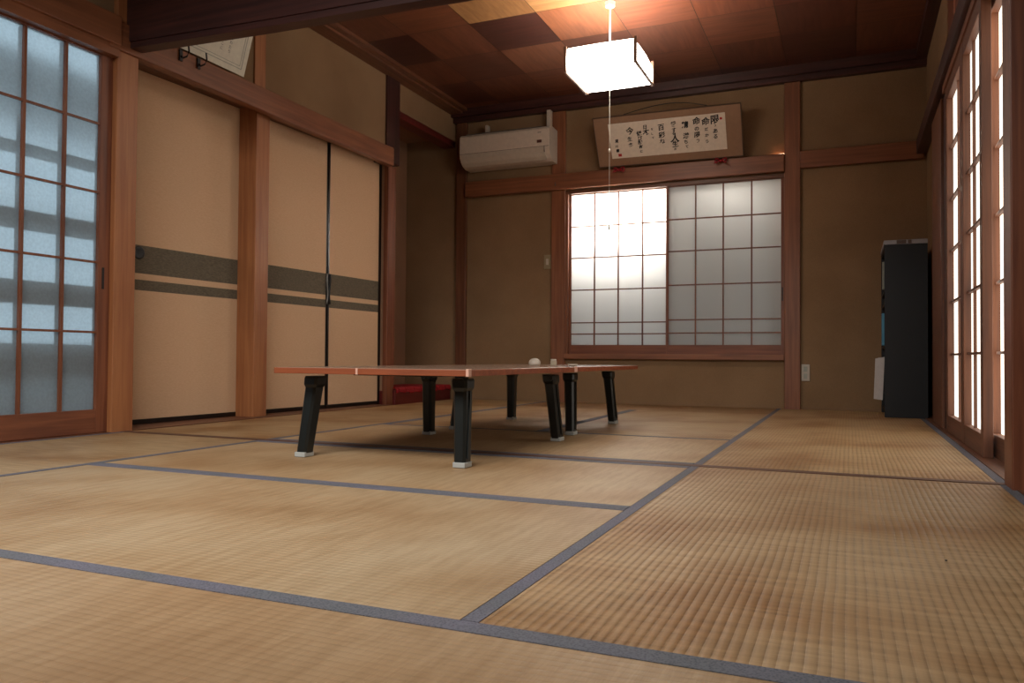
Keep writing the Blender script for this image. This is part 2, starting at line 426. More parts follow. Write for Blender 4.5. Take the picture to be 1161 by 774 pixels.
# posts
def post(x0, x1, y0, y1, z0, z1, mat, label):
    return trim(MB().box(x0, x1, y0, y1, z0, z1, .004), mat, label, 'post')
post(-3.30, -3.172, 2.652, 2.772, -.05, ZC-.03, M['wood_z'], 'pale orange brown post between glass screen and papered doors')
post(-3.37, -3.235, 3.675, 3.79, -.05, 1.86, M['wood_z'], 'orange brown post between single and double papered doors')
post(-3.31, -3.190, 3.60, 3.695, 1.90, 2.48, M['wood_z'], 'short post over the lintel beside the leaning certificate')
post(-3.275, -3.235, 5.128, 5.235, -.05, 1.83, M['red_z'], 'reddish post at the alcove edge beside papered doors')
post(-3.32, -3.185, 5.02, 5.205, 1.83, 2.48, M['dark_z'], 'dark upper post above the alcove edge')
post(-3.172, -3.075, YB-.03, YB+.02, -.05, 2.415, M['brown_z'], 'corner post at the far end of the alcove')
post(-2.285, -2.163, YB-.022, YB+.02, -.05, 2.415, M['nag_z'], 'wooden post left of the lattice window')
post(-.446, -.334, YB-.03, YB+.02, -.05, 2.415, M['nag_z'], 'wooden post right of the lattice window')
post(.419, .53, 2.60, 2.722, -.05, 2.46, M['red_z'], 'thick reddish post nearest the viewer at right')
# right-hand far post and boarding
post(.452, .50, 4.80, 5.30, -.05, 1.78, M['brown_z'], 'broad brown post beyond the paper screens')
post(.466, .50, 4.64, 4.80, -.05, 1.78, M['dark_z'], 'dark narrow jamb beside the farthest paper screen')
# lintel rails (nageshi)
trim(MB().box(-3.25, -3.145, YN, 2.652, 1.815, 1.955, .004).box(-3.25, -3.16, YN, 2.652, 1.765, 1.815), M['nag_y'], 'dark red wooden rail above the frosted glass screen', 'lintel')
m = MB().box(-3.212, -3.155, 2.60, 5.075, 1.80, 1.935, .004)
trim(m, M['nag_y'], 'long wooden lintel rail above the papered sliding doors', 'lintel')
trim(MB().box(-3.42, -3.212, 2.772, 5.095, 1.849, 1.90), M['brown_y'], 'grooved head rail of the papered sliding doors', 'lintel')
trim(MB().box(XL-.10, XL+.01, 5.205, YB-.03, 2.205, 2.258), M['toko_wood'], 'thin red brown rail across the top of the alcove', 'lintel')
trim(MB().box(-3.075, -.446, YB-.055, YB, 1.755, 1.885, .004), M['nag_x'], 'wooden rail above the window carrying the calligraphy', 'lintel')
trim(MB().box(-.334, XR, YB-.04, YB, 1.77, 1.895, .004), M['nag_x'], 'wooden rail on the wall right of the window', 'lintel')
trim(MB().box(.427, .50, 2.722, YB-.04, 1.80, 1.90, .004), M['dark_y'], 'dark rail above the paper screens on the right', 'lintel')
trim(MB().box(.447, .53, 2.722, 4.66, 1.762, 1.80), M['nag_y'], 'grooved head rail of the right hand paper screens', 'lintel')
# big dividing beam, sagging slightly
b = MB()
xs = [-3.172, -2.35, -1.7, -1.4, -.6, .42]; zb = [1.828, 1.80, 1.785, 1.776, 1.77, 1.77]
b.prism([(x, 2.70, z+.030) for x, z in zip(xs, zb)] + [(.42, 2.70, 2.10), (-3.172, 2.70, 2.10)], (0, .07, 0))
trim(b, M['dark_x'], 'heavy dark beam crossing the room near the ceiling', 'beam')
b = MB()
b.prism([(x, 2.708, z) for x, z in zip(xs, zb)] + [(x, 2.708, z+.030) for x, z in list(zip(xs, zb))[::-1]], (0, .068, 0))
trim(b, M['dark_x'], 'grooved rail along the underside of the dark beam', 'lintel')
trim(MB().box(XL, XR+.02, 2.71, 2.76, 2.10, 2.50), M['plaster'], 'small plaster wall above the dark beam', 'wall')

# ------------------------------------------------------------------ mats
def mat_(x0, x1, y0, y1, ax, borders, tint, label, top=0.0):
    r = thing('tatami_mat', label, 'tatami mat', ((x0+x1)/2, (y0+y1)/2, -.05), 'straw mats covering the floor')
    g = .0018; hw0 = {'n': .037 if abs(y1-T0) < .01 else .027, 's': .027, 'w': .026, 'e': .026}
    if abs(y1-T2a) < .01 or abs(y0-T2b) < .01: hw0['n' if abs(y1-T2a) < .01 else 's'] = .042
    X0, X1, Y0, Y1 = x0+g, x1-g, y0+g, y1-g
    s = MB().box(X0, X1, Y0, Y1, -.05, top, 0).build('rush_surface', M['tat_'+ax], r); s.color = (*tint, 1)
    for side in borders:
        e = .0012; hw = hw0[side]
        q = {'n': (X0, X1, Y1-hw, Y1), 's': (X0, X1, Y0, Y0+hw), 'w': (X0, X0+hw, Y0, Y1), 'e': (X1-hw, X1, Y0, Y1)}[side]
        h = MB().box(q[0]-.0006, q[1]+.0006, q[2]-.0006, q[3]+.0006, -.049, top+e)
        h.build('cloth_border', M['heri'], r)
    return r
D0, D1 = -2.318, -.497
T0, T1, T2a, T2b, T3, T4, T5 = .982, 1.875, 2.700, 2.742, 3.665, 5.47, 6.158
ML, MR = -3.17, .432
mats = [
 (-1.62, .2, T0-.89, T0, 'x', 'ns', (.88,.84,.84), 'nearest straw mat, its grey border crossing the bottom of the view'),
 (ML, -1.62, T0-.89, T0, 'x', 'ns', (.84,.80,.80), 'straw mat off the bottom left corner of the view'),
 (.2, MR, T0-.89, T0, 'x', 'ns', (1,1,1), 'narrow straw mat piece off the bottom right corner'),
 (D0, D1, T0, T1, 'x', 'n', (.92,.93,.96), 'wide smooth straw mat left of the ribbed one, two mats before the tables'),
 (D0, D1, T1, T2a, 'x', 'sn', (.97,.94,.92), 'straw mat under the front legs of the nearer table'),
 (D1, MR, T0, T2a, 'y', 'we', (.97,.92,.86), 'large strongly ribbed straw mat in the right foreground'),
 (ML, D0, T0, T2a, 'y', 'we', (.98,.95,.9), 'straw mat running beside the frosted glass screen'),
 (D0, D1, T2b, T3, 'x', 'sn', (.98,.94,.88), 'straw mat beneath the middle of the two tables'),
 (D0, -1.41, T3, T4, 'y', 'we', (1.0,.95,.86), 'straw mat under the farther table, alcove side'),
 (-1.41, D1, T3, T4, 'y', 'w', (1.02,1.0,.94), 'pale straw mat under the farther table, window side'),
 (D1, MR, T2b, 4.56, 'y', 'we', (1.02,.97,.86), 'long straw mat beside the right hand paper screens'),
 (D1, MR, 4.56, T5, 'y', 'we', (1.0,.94,.82), 'straw mat in front of the black cabinet'),
 (ML-.0, D0, T2b, 4.56, 'y', 'e', (1.0,.94,.84), 'straw mat along the papered sliding doors'),
 (ML-.0, D0, 4.56, T5-.02, 'y', 'e', (1.04,.96,.8), 'golden straw mat in front of the red alcove floor'),
 (D0, D1, T4, T5, 'x', '', (.66,.54,.42), 'dull brown straw mat strip below the window wall'),  # whole strip tinted darker and browner than the other mats
]
for a in mats: mat_(*a)
trim(MB().box(ML, MR+.04, T2a, T2b, -.05, .0025), M['plate_dark'], 'thin brown threshold strip in the floor below the dark beam', 'threshold')
trim(MB().box(MR, XR+.06, 2.722, YB, -.05, .004), M['brown_y'], 'wooden track under the right hand paper screens', 'threshold')
trim(MB().box(MR, XR+.06, YN, 2.60, -.05, .004), M['brown_y'], 'wooden floor edge beside the near right wall', 'threshold')
trim(MB().box(-3.42, ML, 2.772, 5.095, -.05, .004), M['brown_y'], 'wooden track under the papered sliding doors', 'threshold')
trim(MB().box(-3.34, ML, YN, 2.652, -.05, .003), M['brown_y'], 'wooden track under the frosted glass screen', 'threshold')
trim(MB().box(ML, XR+.06, YN, T0-.89, -.05, 0), M['brown_x'], 'wooden floor strip behind the viewer', 'threshold')

# ------------------------------------------------------------------ papered sliding doors (fusuma), wall slightly out of square
_d = [0]
def fusuma(y0, y1, xf, label, pull=None, z1=1.866):
    _d[0] += 1
    r = thing('door_%d' % _d[0], label, 'sliding door', skew(Vector((xf, (y0+y1)/2, 0.004))), kind='structure')
    fw = .016
    MB().box(xf-.018, xf-.002, y0+fw, y1-fw, .028, z1-.018).build('door_panel', M['fusuma'], r, tf=skew)
    f = MB().box(xf-.024, xf, y0, y0+fw, .005, z1).box(xf-.024, xf, y1-fw*(1.8 if y1 > 5 else 1), y1, .005, z1)
    f.box(xf-.024, xf, y0+fw, y1-fw, .005, .03).box(xf-.024, xf, y0+fw, y1-fw, z1-.018, z1)
    f.build('door_frame', M['lacquer'], r, tf=skew)
    if pull:
        py, pz = pull
        MB().lathe((xf-.002, py, pz), [(.001, .004), (.022, .004), (.030, .006), (.034, .003), (.034, -.004)], 20, 'x').build('door_pull', M['black_pull'], r, True, tf=skew)
    return r
# door panels' paper uses height above the floor, so roots sit at z=.004
fusuma(2.80, 3.715, -3.352, 'single papered sliding door with grey stripes and a round black pull', (2.99, .895))
dl = fusuma(3.78, 4.505, -3.350, 'left leaf of the double papered doors, stripes crossing it')
dr = fusuma(4.500, 5.126, -3.344, 'right leaf of the double papered doors beside the alcove post')
for d, s in ((dl, -1), (dr, 1)):
    yy = 4.502+s*.010
    pts = [(-3.338, yy+s*.006*math.sin(t*PI*2.2)+s*.004, .935-.21*t) for t in [i/14 for i in range(15)]]
    MB().tube(pts, .006, 8).build('door_handle', M['silver_cord'] if s < 0 else M['black_pull'], d, True, tf=skew)

# ------------------------------------------------------------------ frosted glass screen at left
def lattice_screen_left(y0, y1, label):
    _d[0] += 1
    r = thing('door_%d' % _d[0], label, 'glass screen', (XL-.02, (y0+y1)/2, .004), kind='structure')
    x0, x1 = XL-.035, XL
    sw = .062
    f = MB().box(x0, x1, y0, y0+sw, .004, 1.80, .002).box(x0, x1, y1-sw, y1, .004, 1.80, .002)
    f.build('screen_stile', M['red_z'], r)
    MB().box(x0, x1, y0+sw, y1-sw, .004, .112, .002).box(x0, x1, y0+sw, y1-sw, 1.757, 1.80, .002).build('screen_rail', M['red_y'], r)
    MB().box(x0+.014, x0+.018, y0+sw, y1-sw, .112, 1.757).build('frosted_glass', M['glass_left'], r)
    ys = [y1-sw-.175-i*.19 for i in range(4)]
    g = MB()
    for y in ys:
        if y > y0+sw+.02: g.box(x0+.018, x1-.002, y-.006, y+.006, .112, 1.757)
    for z in (1.437, 1.117, .792, .468): g.box(x0+.020, x1-.003, y0+sw, y1-sw, z-.005, z+.005)
    g.build('front_lattice', M['red_z'], r)
    g = MB()
    for y in ys:
        if y > y0+sw+.02: g.box(x0-.012, x0+.002, y-.004, y+.010, .112, 1.757)
    g.build('rear_lattice', M['dark_z'], r)
    MB().box(x1-.002, x1+.0015, y1-.042, y1-.030, .67, .77).build('finger_pull', M['iron'], r)
    return r
lattice_screen_left(1.80, 2.652, 'frosted glass screen with red brown lattice beside the pale post')
lattice_screen_left(.92, 1.80, 'second frosted glass screen, nearer the viewer at left')
lattice_screen_left(-.1, .92, 'third frosted glass screen beside the viewer')
# slatted shutter standing outside the left glass
trim(MB().box(XL-2.4, XL-1.15, -1, 7, 2.05, 2.10), M['outdoor_ground'], 'added grey eave dimming the top of the left frosted glass', 'eave')  # floating board added outside to darken the upper glass rows
sh = thing('slatted_shutter', 'dark slatted shutter blurred behind the left frosted glass', 'shutter', (XL-.13, 1.3, -.05))
for k, z in enumerate((1.52, 1.27, .965, .65, .37)):
    hgt = (.030, .034, .055, .065, .07)[k]
    MB().box(XL-.14, XL-.125, -.1, 2.735, z-hgt, z+hgt*.6).build('shutter_slat', M['outdoor_dark'], sh)
MB().box(XL-.16, XL-.14, 2.735, 2.765, -.05, 1.9).build('shutter_post', M['outdoor_dark'], sh)
MB().box(XL-.16, XL-.14, -.14, -.10, -.05, 1.9).build('shutter_post', M['outdoor_dark'], sh)
o = MB().box(XL-1.4, XL-.9, -1, 6.6, -.3, .42).build('garden_wall', M['outdoor_ground']); tag(o, 'grey low garden wall blurred behind the left frosted glass', 'wall')

# ------------------------------------------------------------------ back window
win = thing('window_1', 'wide sliding lattice window in the back wall', 'window', ((WX0+WX1)/2, YB, WZ0), kind='structure')
f = MB().box(WX0, WX1, YB-.045, YB+.07, WZ0, WZ0+.042, .003)
f.build('window_sill', M['nag_x'], win)
MB().box(WX0, WX1, YB-.012, YB+.07, 1.72, WZ1).build('window_head', M['brown_x'], win)
MB().box(WX0, WX0+.022, YB-.01, YB+.07, WZ0+.042, 1.72).box(WX1-.006, WX1, YB-.01, YB+.07, WZ0+.042, 1.72).build('window_jamb', M['nag_z'], win)
def sash(x0, x1, y, right):
    d = .024
    st = .014
    m = MB()
    m.box(x0, x0+(.020 if right else st), y, y+d, .399, 1.722).box(x1-(.018 if right else .02), x1, y, y+d, .399, 1.722)
    s = m.build('sash_stile', M['red_z'], win)
    MB().box(x0, x1, y+.001, y+d-.001, .399, .472).box(x0, x1, y+.001, y+d-.001, 1.714, 1.722).build('sash_rail', M['red_x'], s)
    MB().box(x0+.01, x1-.01, y+d-.008, y+d-.004, .47, 1.715).build('frosted_pane', M['glass_back'], s)
    g = MB()
    a, b = x0+(.02 if right else st), x1-.02
    for k in range(1, 4):
        x = a+(b-a)*k/4; g.box(x-.005, x+.005, y+.002, y+d-.008, .47, 1.715)
    for z in (1.456, 1.205, .94, .668, .565) if right else (1.45, 1.19, .925, .655, .562):
        g.box(a, b, y+.003, y+d-.008, z-.0045, z+.0045)
    g.build('window_lattice', M['red_z'], s)
    if right: MB().box(x1-.013, x1-.004, y-.001, y, .80, .90).build('finger_pull', M['iron'], s)
    return s
sash(WX0+.022, -1.305, YB+.030, False)
sash(-1.330, WX1-.006, YB+.000, True)
o = MB().box(-1.31, -.2, YB+.30, YB+.33, -.05, 2.1).box(-1.335, -1.31, YB+.075, YB+.33, -.05, 2.1).build('outdoor_shutter', M['shutter']); tag(o, 'pale grey shutter with added light baffle behind the right half of the window', 'shutter')  # side board is added to keep the window lamp off the right sash
o = MB().box(-2.9, -1.34, YB+.42, YB+.47, -.05, 1.02).build('outdoor_wall', M['outdoor_ground']); tag(o, 'low grey outdoor wall blurred behind the bright half of the window', 'wall')

# ------------------------------------------------------------------ right hand shoji
def shoji(y0, y1, x, label, bars, sw=.055):
    _d[0] += 1
    r = thing('door_%d' % _d[0], label, 'paper screen', (x+.015, (y0+y1)/2, .004), kind='structure')
    d = .034
    MB().box(x, x+d, y0, y0+sw, .004, 1.765, .002).build('screen_stile', M['sash_z'], r)
    MB().box(x, x+d, y1-sw, y1, .004, 1.765, .002).build('screen_stile', M['sash_z'], r)
    MB().box(x+.001, x+d-.001, y0+sw, y1-sw, .004, .088, .002).build('screen_rail', M['sash_y'], r)
    MB().box(x+.001, x+d-.001, y0+sw, y1-sw, 1.70, 1.765, .002).build('screen_rail', M['sash_y'], r)
    MB().box(x+.030, x+.031, y0+sw, y1-sw, .086, 1.70).build('shoji_paper', M['shoji_paper'], r)
    g = MB()
    for yy in bars: g.box(x+.018, x+.030, yy-.005, yy+.005, .086, 1.70)
    for z in (1.445, 1.18, .92, .66, .395): g.box(x+.014, x+.030, y0+sw, y1-sw, z-.005, z+.005)
    g.build('screen_lattice', M['sash_z'], r)
    return r
shoji(3.977, 4.60, .455, 'farthest paper screen on the right, next to the dark jamb', (4.275,))
shoji(3.39, 3.975, .4545-.0005, 'middle paper screen on the right wall', (3.765,))
shoji(2.722, 3.54, .497, 'nearest paper screen on the right, set behind the middle one', (3.25, 2.99))
# transom above
_w = thing('window_2', 'narrow paper transom above the right hand rail', 'window', (XR, 3.6, 2.05), kind='structure')
MB().box(XR, XR+.03, 4.40, 4.66, 2.05, 2.36).box(XR, XR+.03, 2.722, 4.40, 2.05, 2.07).box(XR, XR+.03, 2.722, 4.40, 2.34, 2.36).box(XR, XR+.03, 4.10, 4.36, 2.07, 2.34).build('transom_frame', M['red_y'], _w)
MB().box(XR+.022, XR+.024, 2.722, 4.40, 2.07, 2.34).build('transom_paper', M['shoji_paper'], _w)

# ------------------------------------------------------------------ low tables
def make_table(x0, x1, y0, y1, lx0, lx1, ly0, ly1, label):
    r = thing('low_table', label, 'table', ((x0+x1)/2, (y0+y1)/2, 0.0012), 'low folding tables')
    zt, zb = .325, .303
    MB().box(x0+.004, x1-.004, y0+.004, y1-.004, zb+.001, zt, .002).build('tabletop', M['table_top'], r)
    e = MB()
    t = .006
    e.box(x0, x1, y0, y0+t, zb, zt-.0015, .0015).box(x0, x1, y1-t, y1, zb, zt-.0015, .0015)
    e.box(x0, x0+t, y0+t, y1-t, zb, zt-.0015, .0015).box(x1-t, x1, y0+t, y1-t, zb, zt-.0015, .0015)
    e.build('edge_band', M['table_edge'], r)
    MB().box(x0+.2, x1-.2, y0+.2, y1-.2, zb-.008, zb+.001).build('underframe', M['black_metal'], r)
    for sx, lx in ((-1, lx0), (1, lx1)):
        for sy, ly in ((-1, ly0), (1, ly1)):
            # folding steel leg, splayed outwards, open channel on its inner face
            bx, by = lx, ly; tx, ty = lx-sx*.020, ly-sy*.040
            def ring(cx, cy, z, a, b, c=.008):
                return [(cx-a+c, cy-b, z), (cx+a-c, cy-b, z), (cx+a, cy-b+c, z), (cx+a, cy+b-c, z), (cx+a-c, cy+b, z), (cx-a+c, cy+b, z), (cx-a, cy+b-c, z), (cx-a, cy-b+c, z)]
            def section(z, a, b):
                k = (z-.0)/(zb-.0); return ring(bx+(tx-bx)*k, by+(ty-by)*k, z, a, b)
            m = MB(); rings = []
            for z, a, b in ((.014, .0215, .026), (.10, .0225, .027), (.20, .0235, .028), (.250, .024, .029), (.262, .029, .034), (.285, .030, .035), (zb-.011, .028, .033)):
                rings.append([m.bm.verts.new(p) for p in section(z, a, b)])
            for A, B in zip(rings, rings[1:]):
                for i in range(8): m.bm.faces.new([A[i], A[(i+1) % 8], B[(i+1) % 8], B[i]])
            m.bm.faces.new(rings[0][::-1]); m.bm.faces.new(rings[-1])
            leg = m.build('leg', M['black_metal'], r)
            # pressed rib down the side facing out of the table
            rb = MB()
            rb.hexa([(bx+sx*.0215-.001, by-.008, .03), (bx+sx*.0215+.0035*sx, by-.008, .03), (bx+sx*.0215+.0035*sx, by+.008, .03), (bx+sx*.0215-.001, by+.008, .03)],
                    [(tx+sx*.0235+sx*.005-.001, ty-.008, .25), (tx+sx*.0235+.008*sx, ty-.008, .25), (tx+sx*.0235+.008*sx, ty+.008, .25), (tx+sx*.0235+sx*.005-.001, ty+.008, .25)])
            rb.build('leg_rib', M['black_metal'], leg)
            MB().lathe((tx+sx*.010+(bx-tx)*.1, ty, .277), [(.004, -.036), (.012, -.035), (.012, .035), (.004, .036)], 14, 'y').build('hinge_pin', M['black_metal'], leg)
            MB().box(bx-.0225, bx+.0225, by-.0272, by+.0272, .0012, .0185, .002).build('foot_cap', M['grey_rubber'], leg)
    return r
t1 = make_table(-1.885, -1.115, 2.245, 3.335, -1.822, -1.180, 2.340, 3.262, 'nearer low table with brown edge and black splayed legs')
t2 = make_table(-1.885, -1.115, 3.340, 4.430, -1.832, -1.215, 3.550, 4.270, 'farther low table behind the first, small white items on it')
for x0, x1, y0, y1 in ((-1.120, -1.110, 2.240, 2.262), (-1.1165, -1.1125, 3.30, 3.334)):
    MB().box(x0, x1, y0, y1, .302, .3265, .001).build('corner_tape', M['tape'], t1)
MB().box(-1.538, -1.530, 2.243, 2.2452, .303, .325).build('edge_tape', M['tape'], t1)
# small white things
o = MB()
o.lathe((-1.47, 3.72, .3255), [(.026, 0), (.030, .006), (.030, .016), (.026, .026), (.017, .033), (.006, .036)], 24)
o = o.build('white_dome', M['white_plastic'], smooth=True); tag(o, 'small rounded white lid sitting on the farther table', 'lid')
r = thing('small_jar', 'small squarish translucent jar behind the rounded white lid', 'jar', (-1.42, 3.86, .3255))
MB().lathe((-1.42, 3.86, .3255), [(.016, 0), (.018, .003), (.018, .022), (.015, .025)], 6).build('jar_body', plain('cloudy_plastic', (176, 160, 136), .4), r)
MB().lathe((-1.42, 3.86, .3510), [(.015, 0), (.015, .006), (.013, .007)], 16).build('jar_lid', M['white_plastic'], r)
o = MB().lathe((-1.165, 3.42, .3255), [(.010, 0), (.021, .006), (.023, .011), (.021, .011), (.010, .004)], 24).build('small_dish', M['white_plastic'], smooth=True)
tag(o, 'tiny shallow white dish at the table edge near the tape', 'dish')

o = MB().lathe((.16, 1.635, .0005), [(.001, 0), (.0026, .001), (.0018, .002)], 7).build('dark_crumb', M['iron'])
tag(o, 'tiny dark crumb lying on the ribbed mat in the right foreground', 'crumb')

# ------------------------------------------------------------------ pendant lamp
LX, LY = -1.333, 4.579
lamp = thing('pendant_lamp', 'lit square white pendant lamp hanging from the tiled ceiling', 'lamp', (LX, LY, ZC))
def rounded_shade():
    m = MB(); rings = []
    # z, half width (sides bow outward)
    prof = [(2.195, .198), (2.175, .207), (2.15, .213), (2.118, .215), (2.088, .213), (2.069, .209), (2.058, .201)]
    n = 8
    for z, h in prof:
        ring = []
        for (ax, ay, bx_, by_) in ((-1, -1, 1, -1), (1, -1, 1, 1), (1, 1, -1, 1), (-1, 1, -1, -1)):
            for k in range(n):
                t = k/n; ux, uy = ax+(bx_-ax)*t, ay+(by_-ay)*t
                bow = 1+.03*math.sin(PI*t)
                ring.append(m.bm.verts.new((LX+h*ux*bow if abs(ux) == 1 else LX+h*ux, LY+h*uy*bow if abs(uy) == 1 else LY+h*uy, z)))
        rings.append(ring)
    for A, B in zip(rings, rings[1:]):
        for i in range(len(A)): m.bm.faces.new([A[i], A[(i+1) % len(A)], B[(i+1) % len(A)], B[i]])
    m.bm.faces.new(rings[-1])
    return m
rounded_shade().build('lamp_shade', M['lamp_shade'], lamp)
c = MB()
for sx in (-1, 1):
    for sy in (-1, 1):
        x, y = LX+sx*.211, LY+sy*.211
        MB().box(x-.008, x+.008, y-.008, y+.008, 2.050, 2.203).build('corner_strip', M['shade_wood'], lamp)
for s in (-1, 1):
    MB().box(LX+s*.213-.006, LX+s*.213+.006, LY-.203, LY+.203, 2.049, 2.062).build('lower_strip', M['shade_wood'], lamp)
MB().tube([(LX, LY, ZC), (LX, LY, 2.17)], .006, 10).build('lamp_cord', M['white_cord'], lamp)
MB().lathe((LX, LY, ZC-.035), [(.012, 0), (.028, .008), (.032, .035)], 20).build('ceiling_rose', M['white_cord'], lamp)
MB().tube([(LX, LY, 2.056), (LX, LY, 1.16)], .0013, 6).build('pull_cord', M['white_cord'], lamp)
MB().lathe((LX, LY, 1.606), [(.002, 0), (.006, .004), (.007, .014), (.003, .024)], 12).build('cord_bead', M['white_cord'], lamp)
MB().lathe((LX, LY, 1.136), [(.003, 0), (.008, .004), (.008, .016), (.003, .028)], 12).build('cord_knob', M['white_cord'], lamp)

# ------------------------------------------------------------------ air conditioner
ac = thing('air_conditioner', 'white wall air conditioner mounted high above the wooden rail', 'air conditioner', (-2.635, YB, 1.93))
ax0, ax1 = -3.045, -2.235
prof = [(6.155, 2.215), (6.02, 2.222), (5.965, 2.212), (5.945, 2.19), (5.94, 2.06), (5.945, 2.02), (5.965, 1.985), (6.00, 1.958), (6.05, 1.942), (6.155, 1.94)]
MB().prism([(ax0, y, z) for y, z in prof], (ax1-ax0, 0, 0)).build('housing', M['ac_white'], ac)
MB().prism([(ax0+.012, y, z) for y, z in [(5.9435, 2.042), (5.938, 2.038), (5.946, 2.008), (5.968, 1.973), (5.998, 1.948), (6.004, 1.953), (5.97, 1.985)]], (ax1-ax0-.055, 0, 0)).build('louver_flap', M['white_plastic'], ac)
MB().box(ax0+.003, ax1-.003, 5.9385, 5.945, 2.0455, 2.0485).box(ax1-.043, ax1-.040, 5.936, 5.95, 2.0, 2.05).build('panel_gap', M['ac_grey'], ac)
MB().box(ax1-.105, ax1-.065, 5.9385, 5.9405, 2.078, 2.102).build('sticker', M['ac_label'], ac)
MB().box(ax1-.10, ax1-.07, 5.9385, 5.9405, 2.160, 2.166).build('logo_mark', M['ac_grey'], ac)
MB().box(ax0+.04, ax1-.08, 5.975, 6.12, 2.220, 2.2235).build('intake_grille', M['ac_grey'], ac)
for q in ((-2.30, -2.265, 2.375), (-2.86, -2.835, 2.31)):
    MB().box(q[0], q[1], 6.05, 6.10, 2.216, q[2], .004).build('pipe_cover', M['white_plastic'], ac)

for _o in ac.children:
    for _v in _o.data.vertices: _v.co.z += .035
# ------------------------------------------------------------------ wall plates
s = thing('light_switch', 'small pale switch plate left of the window post', 'switch', (-2.32, YB, 1.105))
MB().box(-2.355, -2.292, YB-.008, YB, 1.105, 1.225, .003).build('cover_plate', plain('aged_switch_plastic', (150, 132, 100), .5), s)
MB().box(-2.334, -2.313, YB-.012, YB-.007, 1.14, 1.19, .002).build('toggle', M['white_plastic'], s)
s = thing('wall_outlet', 'cream wall outlet low on the plaster right of the post', 'outlet', (-.305, YB, .21))
MB().box(-.338+.01, -.27, YB-.009, YB, .208, .33, .003).build('cover_plate', M['white_plastic'], s)
MB().box(-.312, -.287, YB-.012, YB-.008, .224, .262, .002).box(-.312, -.287, YB-.012, YB-.008, .276, .314, .002).build('socket', M['cert_line'], s)

# ------------------------------------------------------------------ black cabinet, facing left
cab = thing('storage_cabinet', 'tall black open-front cabinet in the right corner', 'cabinet', (.33, 5.83, 0.0012))
cx0, cx1, cy0, cy1, ch = .203, .449, 5.55, 6.115, 1.10
MB().box(cx0, cx1, cy0, cy0+.018, .0012, ch, .0015).build('side_panel', M['cab'], cab)
MB().box(cx0, cx1, cy1-.018, cy1, .0012, ch, .0015).build('side_panel', M['cab'], cab)
MB().box(cx1-.01, cx1, cy0+.018, cy1-.018, .0012, ch).build('back_panel', M['cab'], cab)
for z in (.03, .36, .44, .72, .80, 1.075):
    MB().box(cx0+.004, cx1-.01, cy0+.018, cy1-.018, z, z+.018).build('shelf', M['cab'], cab)
MB().box(cx0-.003, cx1, cy0-.004, cy1, ch, ch+.028, .002).build('top_panel', M['cab_top'], cab)
tp = MB()
tp.box(cx0+.07, cx0+.125, cy0-.0065, cy0-.0035, ch+.003, ch+.026).box(cx0+.135, cx0+.155, cy0-.0065, cy0-.0035, ch+.003, ch+.026)
tp.build('top_trim', M['frame_edge'], cab)
o = MB().box(.188, .36, 5.575, 5.66, .459, .665, .002).build('blue_binder', M['blue']); tag(o, 'blue binder on the middle shelf of the black cabinet', 'binder')
o = MB().box(.192, .34, 5.575, 5.62, .819, .995, .002).build('grey_book', M['grey_book']); tag(o, 'pale grey book on the upper shelf of the black cabinet', 'book')
# papers sticking out of the lowest compartment
pp = MB()
for k in range(5):
    dx = .006*k
    pp.prism([(.205-dx*.1, 5.59+.012*k, .385), (.150+dx*.4, 5.59+.012*k, .375-.004*k), (.140+dx*.5, 5.59+.012*k, .115+.006*k), (.192, 5.59+.012*k, .108+.004*k)], (0, .002, 0))
pp.box(.168, .206, 5.588, 5.66, .362, .380)
o = pp.build('paper_sheaf', M['paper']); tag(o, 'white sheets of paper hanging from the front of the black cabinet', 'papers')

# ------------------------------------------------------------------ alcove
trim(MB().box(-3.27, -3.212, 5.215, YB-.03, -.05, .112, .004), M['toko_wood'], 'dark red wooden sill of the raised alcove floor', 'alcove sill')
trim(MB().box(-3.69, -3.27, 5.125, YB-.005, -.05, .105), M['toko_wood'], 'raised wooden floor of the alcove', 'alcove floor')
o = MB()
n = 26
pts = []
for i in range(n+1):
    y = 5.222+(6.12-5.222)*i/n
    pts.append((y, .005*math.sin(i*1.7)+.004*math.sin(i*.6)))
for (ya, wa), (yb, wb) in zip(pts, pts[1:]):
    prof = lambda y, w: [(-3.66, y, .122), (-3.28, y, .126+w*.4), (-3.215+w*.3, y, .126), (-3.203+w, y, .112), (-3.202+w, y, .085+w), (-3.206+w, y, .0849+w), (-3.208+w, y, .110), (-3.218+w*.3, y, .1195), (-3.28, y, .1195), (-3.66, y, .1185)]
    o.prism([tuple(p) for p in prof(ya, wa)], (0, yb-ya, 0))
o = o.build('red_cloth', M['red_felt']); tag(o, 'red felt cloth spread over the alcove floor', 'cloth')

# ------------------------------------------------------------------ text helper
def glyph(ch, size, mat_basis, mat, parent, name='ink_character', shear=0.0, heavy=.0):
    cu = bpy.data.curves.new('glyph', 'FONT'); cu.body = ch; cu.size = size; cu.align_x = 'CENTER'; cu.align_y = 'CENTER'; cu.extrude = 0.0; cu.shear = shear; cu.offset = heavy
    ob = bpy.data.objects.new('glyph', cu); COL.objects.link(ob)
    bpy.context.view_layer.update()
    dg = bpy.context.evaluated_depsgraph_get()
    me = bpy.data.meshes.new_from_object(ob.evaluated_get(dg))
    me.transform(mat_basis)
    bpy.data.objects.remove(ob)
    return me
def join_glyphs(meshes, name, mat, parent):
    bm = bmesh.new()
    for me in meshes: bm.from_mesh(me)
    off = world_loc(parent)
    for v in bm.verts: v.co -= off
    me = bpy.data.meshes.new(name); bm.to_mesh(me); bm.free(); me.materials.append(mat)
    o = bpy.data.objects.new(name, me); COL.objects.link(o); o.parent = parent
    return o

